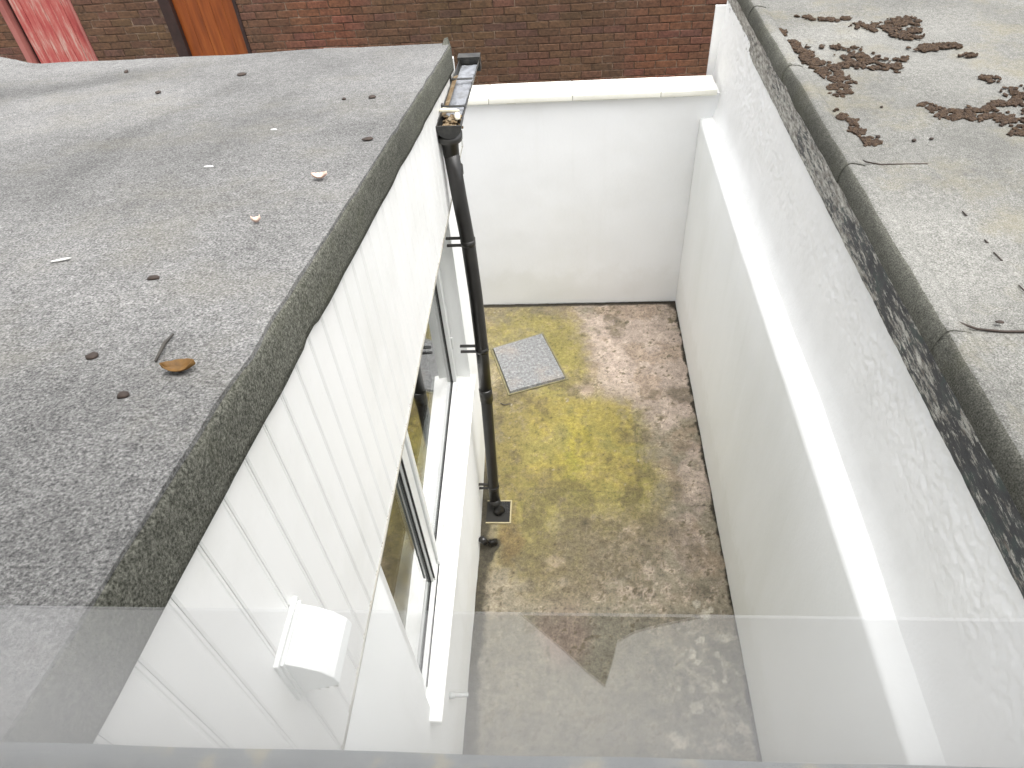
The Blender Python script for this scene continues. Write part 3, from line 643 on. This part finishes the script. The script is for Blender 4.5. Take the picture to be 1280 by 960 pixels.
# roof deck + felt sheets, slope toward the far end
def slope(x, y):
    z = RB * y + .012 * noise.noise(Vector((x * .9, y * .9, 2))) * st1((XC - .03 - x) / .45)
    z += .05 * st1((-2.62 - x - .06 * (y - 3)) / .25) * 1.0
    return z
def st1(t): t = max(0, min(1, t)); return t * t * (3 - 2 * t)
def roofbox(mb, x0, x1, y0, y1, t0, t1):
    mb.hexa([(x0, y0, rz(y0) - t0), (x1, y0, rz(y0) - t0), (x1, y1, rz(y1) - t0), (x0, y1, rz(y1) - t0), (x0, y0, rz(y0) - t1), (x1, y0, rz(y0) - t1), (x1, y1, rz(y1) - t1), (x0, y1, rz(y1) - t1)])
mb = MB(); roofbox(mb, -4.5, XC - .016, -.4, 3.54, .10, .022); mb.build('roof_deck', 'felt_edge', BL)
def ponding_shade(x, y):  # stains and seam lines, plus the house's shade painted into the near felt
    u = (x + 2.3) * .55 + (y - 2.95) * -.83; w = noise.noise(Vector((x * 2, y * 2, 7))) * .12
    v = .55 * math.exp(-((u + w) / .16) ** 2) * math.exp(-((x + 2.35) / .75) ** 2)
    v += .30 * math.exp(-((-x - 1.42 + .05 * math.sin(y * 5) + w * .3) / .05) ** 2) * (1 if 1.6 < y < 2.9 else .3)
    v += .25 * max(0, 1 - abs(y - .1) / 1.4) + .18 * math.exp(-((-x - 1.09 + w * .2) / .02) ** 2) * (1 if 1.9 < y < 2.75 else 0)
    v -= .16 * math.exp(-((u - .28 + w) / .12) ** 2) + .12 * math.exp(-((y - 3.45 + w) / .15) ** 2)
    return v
edges = [(XC + .003, -1.165), (-1.150, -2.15), (-2.135, -2.78), (-2.765, -4.5)]
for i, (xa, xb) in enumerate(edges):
    felt_sheet(xb, xa, -.4, YE + .02, RA - .008 + .0025 * (3 - i), 'felt', BL, 20 + i, slope, .04, .006, pond_shade=ponding_shade)
# drip edge: felt turned down over the fascia
def dripx(y): return XC + .010
us = lin(-.4, YE + .01, 150); pr = [(-.030, -.016), (-.004, -.010), (.004, -.008), (.009, -.018), (.010, -.06), (.011, -.105), (.010, -.124), (-.006, -.124), (-.006, -.02)]
def fn(u, v):
    dx, dz = pr[int(v)]; w = .0035 * fbm(u * 3.5, dz * 8, 12) ; low = (.006 * noise.noise(Vector((u * 5, 3, 1))) + (.006 if 1.05 < u < 1.12 else 0)) if v >= 5 and v < 8 else 0
    return (XC + dx + w, u, rz(u) + dz + low + w * .5)
V_, F_ = grid(us, list(range(len(pr))), fn); mb = MB().add(V_, F_); n_ = len(us)
mb.f.append(tuple(k2 * n_ for k2 in range(len(pr)))); mb.f.append(tuple(k2 * n_ + n_ - 1 for k2 in reversed(range(len(pr)))))
o = mb.build('drip_edge', 'felt_edge', BL); o['label'] = 'mossy dark felt turned down over the roof edge'
for p in o.data.polygons: p.use_smooth = len(p.vertices) == 4
# little upturned corner at the far end
MB().hexa([(XC - .035, YE - .05, rz(YE) + .002), (XC + .005, YE - .05, rz(YE) + .0), (XC + .004, YE + .014, rz(YE) - .002), (XC - .03, YE + .014, rz(YE)),
           (XC - .03, YE - .03, rz(YE) + .006), (XC + .001, YE - .03, rz(YE) + .006), (XC - .004, YE + .012, rz(YE) + .028), (XC - .022, YE + .012, rz(YE) + .022)]).build('felt_corner', 'felt_edge', BL)
MB().box(-4.5, XC - .02, YE + .012, YE + .03, rz(YE) - .13, rz(YE) - .015).build('end_fascia', 'darkframe', BL)

# window in the left wall
WN = thing('casement_window', 'white plastic casement window set under the cladding on the left wall', 'window', (-.62, 2, 1.6))
FX0, FX1 = -.69, -.622
def bar(name, y0, y1, z0, z1, x0=FX0, x1=FX1, mat='frame', parent=WN, b=.005): return MB().bevbox(x0, x1, y0, y1, z0, z1, b).build(name, mat, parent)
bar('frame_sill_rail', W0 + .002, W1 - .002, WS + .025, WS + .058); bar('frame_head', W0 + .002, W1 - .002, 2.14, 2.205)
bar('frame_jamb', W0 + .002, W0 + .075, WS + .059, 2.139); bar('frame_jamb', W1 - .075, W1 - .002, WS + .059, 2.139)
bar('mullion', 1.600, 1.675, WS + .059, 2.139)
def light(y0, y1, x0, x1, w, label):
    s_ = bar('sash', y0, y1, WS + .060, WS + .060 + w, x0, x1); s_['label'] = label
    bar('sash_side', y0, y0 + w, WS + .0605 + w, 2.13, x0, x1); bar('sash_side', y1 - w, y1, WS + .0605 + w, 2.13, x0, x1); 
    gz0 = WS + .0605 + w
    g_ = MB().box(x0 + .034, x0 + .040, y0 + w - .004, y1 - w + .004, gz0 - .004, 2.139).build('glass_pane', 'glass', WN)
    for (a, b, c, d_) in ((y0 + w, y0 + w + .005, gz0, 2.13), (y1 - w - .005, y1 - w, gz0, 2.13), (y0 + w, y1 - w, gz0, gz0 + .005)):
        MB().box(x0 + .0402, x0 + .047, a, b, c, d_).build('gasket', 'gasket', WN)
light(1.124, 1.597, FX0 + .005, FX1 - .006, .016, 'slim fixed light of the window')
light(1.680, 2.888, FX0 + .010, FX1 + .010, .034, 'opening casement of the window')
MB().box(FX1 - .004, FX1 + .003, 1.582, 1.588, WS + .108, 2.135).build('gasket', 'gasket', WN)
MB().box(FX1 + .0005, FX1 + .005, W0 + .08, W1 - .08, WS + .032, WS + .037).build('gasket', 'gasket', WN)
for z in (1.35, 2.0): MB().tube([(FX1 + .012, 2.90, z), (FX1 + .012, 2.90, z + .08)], .007, 8).build('hinge', 'frame', WN)
# sill
V_ = []
sl = MB()
for i, (y0, y1) in enumerate(((.995, 3.0),)):
    sl.hexa([(-.66, y0, 1.0), (-.512, y0, 1.0), (-.535, y1, 1.0), (-.66, y1, 1.0), (-.66, y0, 1.062), (-.508, y0, 1.040), (-.531, y1, 1.040), (-.66, y1, 1.062)])
o = sl.build('window_sill', 'sill', WN); bv = o.modifiers.new('b', 'BEVEL'); bv.width = .006; bv.segments = 3
o['label'] = 'painted white sill with grey scuffs'

for o in list(bpy.data.objects):        # the window follows the slightly out-of-square wall
    if o.parent == WN and o.name.split('.')[0] != 'window_sill':
        for v in o.data.vertices: v.co.x += .036 - (v.co.y - 1.1) * .028
# vent cowl
VT = thing('vent_cowl', 'white plastic vent cowl projecting from the cladding near the roof edge', 'vent', (XC, .58, 2.68))
MB().bevbox(XC - .002, XC + .009, .508, .652, 2.585, 2.748, .003).build('back_plate', 'frame', VT)
MB().bevbox(XC + .009, XC + .016, .514, .646, 2.592, 2.741, .002).build('flange', 'frame', VT)
hp = [(.014, 2.737), (.045, 2.724), (.076, 2.704), (.095, 2.678), (.101, 2.652), (.095, 2.642), (.014, 2.602)]
mb = MB(); mb.prism([(XC + a, b) for a, b in hp], 'y', .519, .641)
o = mb.build('hood', 'frame', VT); bv = o.modifiers.new('b', 'BEVEL'); bv.width = .0025; bv.segments = 2
mb = MB()
for k in range(4): mb.hexa([(XC + .02 + .02 * k, .523, 2.603 + .008 * k), (XC + .03 + .02 * k, .523, 2.60 + .008 * k), (XC + .03 + .02 * k, .637, 2.60 + .008 * k), (XC + .02 + .02 * k, .637, 2.603 + .008 * k),
                            (XC + .02 + .02 * k, .523, 2.607 + .008 * k), (XC + .03 + .02 * k, .523, 2.611 + .008 * k), (XC + .03 + .02 * k, .637, 2.611 + .008 * k), (XC + .02 + .02 * k, .637, 2.607 + .008 * k)])
mb.build('grille', 'joint', VT)
# overflow pipe stub
OP = thing('overflow_pipe', 'short grey overflow pipe poking out of the white wall below the sill', 'pipe', (-.56, 1.25, .62))
MB().tube([(-.57, 1.255, .62), (-.47, 1.265, .612)], .011, 14).build('stub', 'overflow', OP, True); MB().tube([(-.56, 1.256, .62), (-.535, 1.259, .617)], .015, 14).build('collar', 'overflow', OP, True)

# downpipe
DP = thing('downpipe', 'tall black plastic downpipe standing against the end of the white cladding', 'drainpipe', (-.46, 2.8, 0))
pts = [(-.497, 2.945, 2.52), (-.484, 2.93, 2.30), (-.466, 2.915, 2.05), (-.455, 2.88, 1.75), (-.452, 2.85, 1.39), (-.458, 2.82, 1.0), (-.466, 2.785, .6), (-.474, 2.755, .25), (-.474, 2.745, .10)]
def on(pts, z):
    for a, b in zip(pts[:-1], pts[1:]):
        if b[2] <= z <= a[2]:
            t_ = (a[2] - z) / (a[2] - b[2]); return Vector(a) * (1 - t_) + Vector(b) * t_
MB().tube([p for p in pts if p[2] > 1.05] + [on(pts, 1.05)], .036, 20).build('upper_pipe', 'pipe', DP, True)
MB().tube([on(pts, 1.05)] + [p for p in pts if p[2] < 1.05], .0345, 20).build('lower_pipe', 'pipe', DP, True)
c0 = on(pts, 1.06); MB().tube([(c0.x, c0.y, 1.10), (c0.x, c0.y, 1.095), (c0.x, c0.y, 1.00)], [.034, .039, .039], 20).build('socket', 'pipe', DP, True)
MB().tube([(-.474, 2.745, .11), (-.470, 2.735, .07), (-.455, 2.715, .035), (-.44, 2.70, .012)], [.037, .037, .037, .038], 18).build('shoe', 'pipe', DP, True)
for z in (2.05, 1.39, .24):
    c0 = on(pts, z); mb = MB()
    mb.tube([(c0.x, c0.y, z - .016), (c0.x, c0.y, z + .016)], .038, 20)
    b_ = mb.build('bracket', 'pipe', DP, True)
    x_w = wx(c0.y) if z < 2.2 else XC
    for s_ in (-.013, .013): MB().box(x_w, c0.x - .02, c0.y - .008 + .0, c0.y + .008, z + s_ * 1.6 - .004, z + s_ * 1.6 + .004).build('clip_arm', 'pipe', b_)
# hopper / outlet
mb = MB(); mb.tube([(-.497, 2.945, 2.50), (-.497, 2.945, 2.56), (-.495, 2.942, 2.575), (-.495, 2.940, 2.60)], [.037, .040, .058, .060], 20); mb.build('outlet_collar', 'pipe', DP, True)
mb = MB(); mb.tube([(-.488, 2.947, 2.40), (-.488, 2.947, 2.44)], .037, 18); mb.build('seal_ring', 'pipe', DP, True)

# gutter: half-round trough running to the far corner
GT = thing('gutter', 'short black half-round gutter full of debris under the mossy roof edge', 'gutter', (-.48, 3.3, 2.62))
def gut(y0, y1, r, z0, z1, x0, x1, wall, name, mat='gutter', start=math.pi, end=2 * math.pi, n=12):
    mb = MB(); ring = []
    for (y, z, x) in ((y0, z0, x0), (y1, z1, x1)):
        ring.append([(x + math.cos(start + (end - start) * k / n) * r, y, z + math.sin(start + (end - start) * k / n) * r) for k in range(n + 1)] + [(x + math.cos(end - (end - start) * k / n) * (r - wall), y, z + math.sin(end - (end - start) * k / n) * (r - wall)) for k in range(n + 1)])
    m_ = len(ring[0]); vs = ring[0] + ring[1]
    fs = [(i, (i + 1) % m_, (i + 1) % m_ + m_, i + m_) for i in range(m_)] + [tuple(range(m_)), tuple(range(2 * m_ - 1, m_ - 1, -1))]
    return mb.add(vs, fs).build(name, mat, GT)
GX0, GX1 = -.486, -.474
gut(2.90, 3.74, .054, 2.655, 2.612, GX0, GX1, .004, 'trough')
gut(2.885, 3.0, .058, 2.657, 2.651, GX0, GX0, .004, 'outlet_section')
def halfdisc(y, x, z, r, name):
    mb = MB(); mb.prism([(x + math.cos(math.pi + math.pi * k / 10) * r, z + math.sin(math.pi + math.pi * k / 10) * r) for k in range(11)], 'y', y, y + .006); mb.build(name, 'gutter', GT)
halfdisc(2.882, GX0, 2.659, .058, 'stop_end'); halfdisc(3.74, GX1, 2.616, .056, 'stop_end')
mb = MB(); mb.box(-.535, -.418, 3.742, 3.80, 2.552, 2.625); mb.build('end_bracket', 'gutter', GT)
for y in (3.1, 3.45): 
    f_ = (y - 2.9) / .84; MB().box(GX0 - .06, GX0 - .048, y - .012, y + .012, 2.60 - .04 * f_, 2.672 - .04 * f_).build('fascia_bracket', 'gutter', GT)
    MB().box(GX0 - .06, GX0 + .056, y - .009, y + .009, 2.6585 - .043 * f_, 2.6615 - .043 * f_).build('strap', 'gutter', GT)
# silt and standing water in it
V_, F_ = grid(lin(0, 1, 8), lin(0, 1, 40), lambda u, v: (GX0 + (GX1 - GX0) * v + (-.040 + .082 * u), 3.03 + .70 * v, 2.655 - .043 * v - .022 + .006 * fbm(u * 3, v * 14, 3)))
mesh_obj('wet_silt', V_, F_, 'tin', GT, True)
tag(mesh_obj('silt_back', [(-.533, 3.02, 2.640), (-.512, 3.02, 2.646), (-.505, 3.5, 2.632), (-.528, 3.5, 2.626)], [(0, 1, 2, 3)], 'leaf_litter', GT))
rr = random.Random(9)
bm = bmesh.new()
for _ in range(90):
    u, v = rr.gauss(0, .018), rr.uniform(2.90, 3.02); r = rr.uniform(.006, .014)
    bmesh.ops.create_icosphere(bm, subdivisions=1, radius=1, matrix=Matrix.Translation((GX0 + u, v, 2.618 + rr.random() * .03 - abs(u) * .1)) @ Matrix.Rotation(rr.random() * 6, 4, (rr.random(), rr.random(), 1)) @ Matrix.Diagonal((r * 1.5, r, r * .5, 1)))
me = bpy.data.meshes.new('leaf_litter'); bm.to_mesh(me); bm.free(); me.materials.append(M['leaf_litter'])
o = bpy.data.objects.new('leaf_litter', me); COL.objects.link(o); tag(o, 'clot of brown leaf litter filling the gutter outlet above the downpipe', 'debris', kind='stuff')
pebble('mortar_lump', 'pale elongated mortar lump lying across the gutter outlet', 'debris', GX0 - .012, 3.02, 2.668, .050, .013, .011, 'grout', -.15, seed=3)
pebble('mortar_lump', 'pale crumbling mortar lump at the outer lip of the gutter outlet', 'debris', GX0 + .032, 2.975, 2.66, .015, .036, .012, 'grout', .2, seed=6)

# debris on the left roof
def on_roof(x, y): return RA + slope(x, y)
def roofpt(x, y):   # positions were measured against the plane at x=-.58; keep the same bearing
    return x * .933, y * .933
R_ = lambda x, y: (x * .933, y * .933)
def leaf(label, x, y, l, w, ang, mat, seed):
    rr = random.Random(seed); z = on_roof(x, y); V_ = []; nu_, nv_ = 9, 5; c_, s_ = math.cos(ang), math.sin(ang)
    for j in range(nv_):
        for i in range(nu_):
            u = i / (nu_ - 1) * 2 - 1; v = j / (nv_ - 1) * 2 - 1; ww_ = w * (1 - abs(u) ** 2.2) * (.9 + .2 * rr.random())
            px, py = u * l, v * ww_; V_.append((x + px * c_ - py * s_, y + px * s_ + py * c_, z + .004 + .010 * v * v + .008 * u * u + .002 * rr.random()))
    F_ = [(j * nu_ + i, j * nu_ + i + 1, (j + 1) * nu_ + i + 1, (j + 1) * nu_ + i) for j in range(nv_ - 1) for i in range(nu_ - 1)]
    o = mesh_obj('dead_leaf', V_, F_, mat, smooth=True); so = o.modifiers.new('s', 'SOLIDIFY'); so.thickness = .0012; tag(o, label, 'leaf')
x, y = R_(-.68, .863); leaf('curled orange-brown dead leaf on the grey roof close to its mossy edge', x, y, .027, .014, .15, 'leafm', 1)
x, y = R_(-.70, 1.825); leaf('pale pinkish curled leaf near the roof edge halfway up the grey roof', x, y, .020, .012, .2, 'chip', 2)
x, y = R_(-.775, 1.512); leaf('small pink scrap of leaf on the grey roof below the pale pinkish leaf', x, y, .010, .006, .3, 'chip', 3)
(xa, ya), (xb, yb_) = R_(-.747, .979), R_(-.738, .895)
za, zb = on_roof(xa, ya), on_roof(xb, yb_)
o = MB().tube([(xb - .002, yb_ - .004, zb + .006), (xb - .004, yb_ + .03, zb + .006), (xa - .006, ya - .025, za + .008), (xa, ya, za + .007)], [.0022, .003, .003, .002], 8).build('twig', 'twig', smooth=True); tag(o, 'thin curved dark twig lying beside the orange-brown leaf', 'twig')
deb = [(-.876, .914, .011, .009, 'round black dropping left of the twig on the grey roof'), (-.751, .792, .010, .008, 'round brown dropping nearest the near end of the grey roof'),
       (-.908, 1.221, .013, .007, 'flat dark dropping in the middle of the grey roof above the twig'), (-1.503, 3.299, .022, .016, 'small dark lump near the far edge below the orange door'),
       (-.756, 2.759, .014, .014, 'dark speck by the roof edge nearest the gutter'), (-.644, 2.196, .018, .010, 'dark flat lump on the roof edge beside the downpipe top'),
       (-.869, 2.752, .008, .008, 'faint tiny speck left of the one nearest the gutter'), (-1.768, 3.001, .012, .012, 'faint grey speck left of the dark lump below the orange door'), (-2.166, 3.475, .010, .016, 'tiny dark speck at the far edge below the brickwork between the doors')]
for i, (x, y, a, b, lb) in enumerate(deb):
    x, y = R_(x, y); pebble('dropping', lb, 'debris', x, y, on_roof(x, y) + .003, a, b, .005, 'pebble', .2, seed=10 + i)
for i, (x, y, a, b, an, lb) in enumerate([(-1.186, 1.322, .026, .004, .35, 'long white sliver lying at the left of the grey roof'), (-1.09, 1.953, .018, .004, .05, 'short white sliver up the middle of the grey roof'), (-1.02, 2.35, .014, .004, .0, 'faint white fleck above the short white sliver')]):
    x, y = R_(x, y); pebble('white_sliver', lb, 'debris', x, y, on_roof(x, y) + .003, a, b, .003, 'white', an, seed=30 + i, sub=1)
# twiglet by the pipe on the floor
o = MB().tube([(-.50, 3.72, .012), (-.46, 3.70, .012), (-.42, 3.715, .012)], [.003, .004, .002], 6).build('twig', 'twig'); tag(o, 'tiny black twig on the moss between the downpipe and the inspection cover', 'twig')

# ------------------------------------------------------------------ the house the view is taken from
HS = thing('house', 'rear wall and upstairs room of the house looking down on the courtyard', 'house', (0, -1, 0))
YW = .14
mb = MB()
mb.box(-4.5, -1.0, -.12, YW, -.05, 5.35); mb.box(1.0, 4.5, -.12, YW, -.05, 5.35); mb.box(-1.0, 1.0, -.12, YW, -.05, 3.38); mb.box(-1.0, 1.0, -.12, YW, 5.0, 5.35)
mb.build('rear_wall', 'wall_smooth', HS)
mb = MB(); mb.box(-1.6, -1.5, -3.2, -.125, 2.6, 5.2); mb.box(1.5, 1.6, -3.2, -.125, 2.6, 5.2); mb.box(-1.6, 1.6, -3.3, -3.2, 2.6, 5.2); mb.box(-1.6, 1.6, -3.3, -.125, 5.2, 5.3); mb.box(-1.6, 1.6, -3.3, -.125, 2.5, 2.6)
mb.build('room_shell', 'room', HS)
MB().bevbox(-.998, .998, -.09, .094, 3.47, 3.50, .004).build('window_board', 'board', HS)
UW = thing('upstairs_window', 'low clear glass pane and weathered stone ledge along the bottom of the view', 'window', (0, .1, 3.5))
MB().box(-.93, .93, .0995, .1005, 3.52, 3.798).build('glass_pane', 'glass_view', UW)
MB().bevbox(-.999, -.93, .07, .125, 3.505, 4.995, .004).build('frame_side', 'frame', UW); MB().bevbox(.93, .999, .07, .125, 3.505, 4.995, .004).build('frame_side', 'frame', UW)
MB().bevbox(-.93, .93, .07, .125, 4.94, 4.995, .004).build('frame_head', 'frame', UW); MB().bevbox(-.93, .93, .085, .115, 3.501, 3.52, .003).build('frame_rail', 'frame', UW)
V_, F_ = grid(lin(-1.05, 1.05, 90), [0, 1, 2, 3], lambda u, v: (u, [.1155, .155, .1645 + .003 * u + .0012 * noise.noise(Vector((u * 9, 0, 0))), .1645 + .003 * u][int(v)], [3.462, 3.452, 3.446, 3.39][int(v)] + .001 * noise.noise(Vector((u * 14, v, 2)))))
o = mesh_obj('stone_ledge', V_, F_, 'stone', UW, False)
mb = MB().box(-1.05, 1.05, .116, .160, 3.385, 3.444); mb.build('ledge_core', 'stone', UW)
# dark shape added on the board to cut a notch into its reflection
cl = [(-.075, -.072), (-.051, -.058), (-.028, -.041), (-.005, -.022), (.012, -.006), (.026, .006), (.032, -.010), (.037, -.026), (.050, -.034), (.070, -.040), (.10, -.046), (.15, -.052)]
V_ = [(p[0], p[1] - .0, 3.504 + .002 * math.sin(i_ * 1.3)) for i_, p in enumerate(cl)] + [(p[0] * 1.1, -.082, 3.506) for p in cl] + [(p[0] * 1.2, -.092, 3.46) for p in cl]
F_ = [(r_ * 12 + k, r_ * 12 + k + 1, (r_ + 1) * 12 + k + 1, (r_ + 1) * 12 + k) for r_ in range(2) for k in range(11)]
o = mesh_obj('reflection_blocker', V_, F_, 'blocker', smooth=True); so = o.modifiers.new('s', 'SOLIDIFY'); so.thickness = .003; so.offset = 1; tag(o, 'dark grey blocker added on the white window board to notch its reflection', 'blocker')

# ------------------------------------------------------------------ render settings
S.render.engine = 'CYCLES'; S.cycles.max_bounces = 8; S.cycles.transparent_max_bounces = 16; S.cycles.glossy_bounces = 4; S.cycles.diffuse_bounces = 5
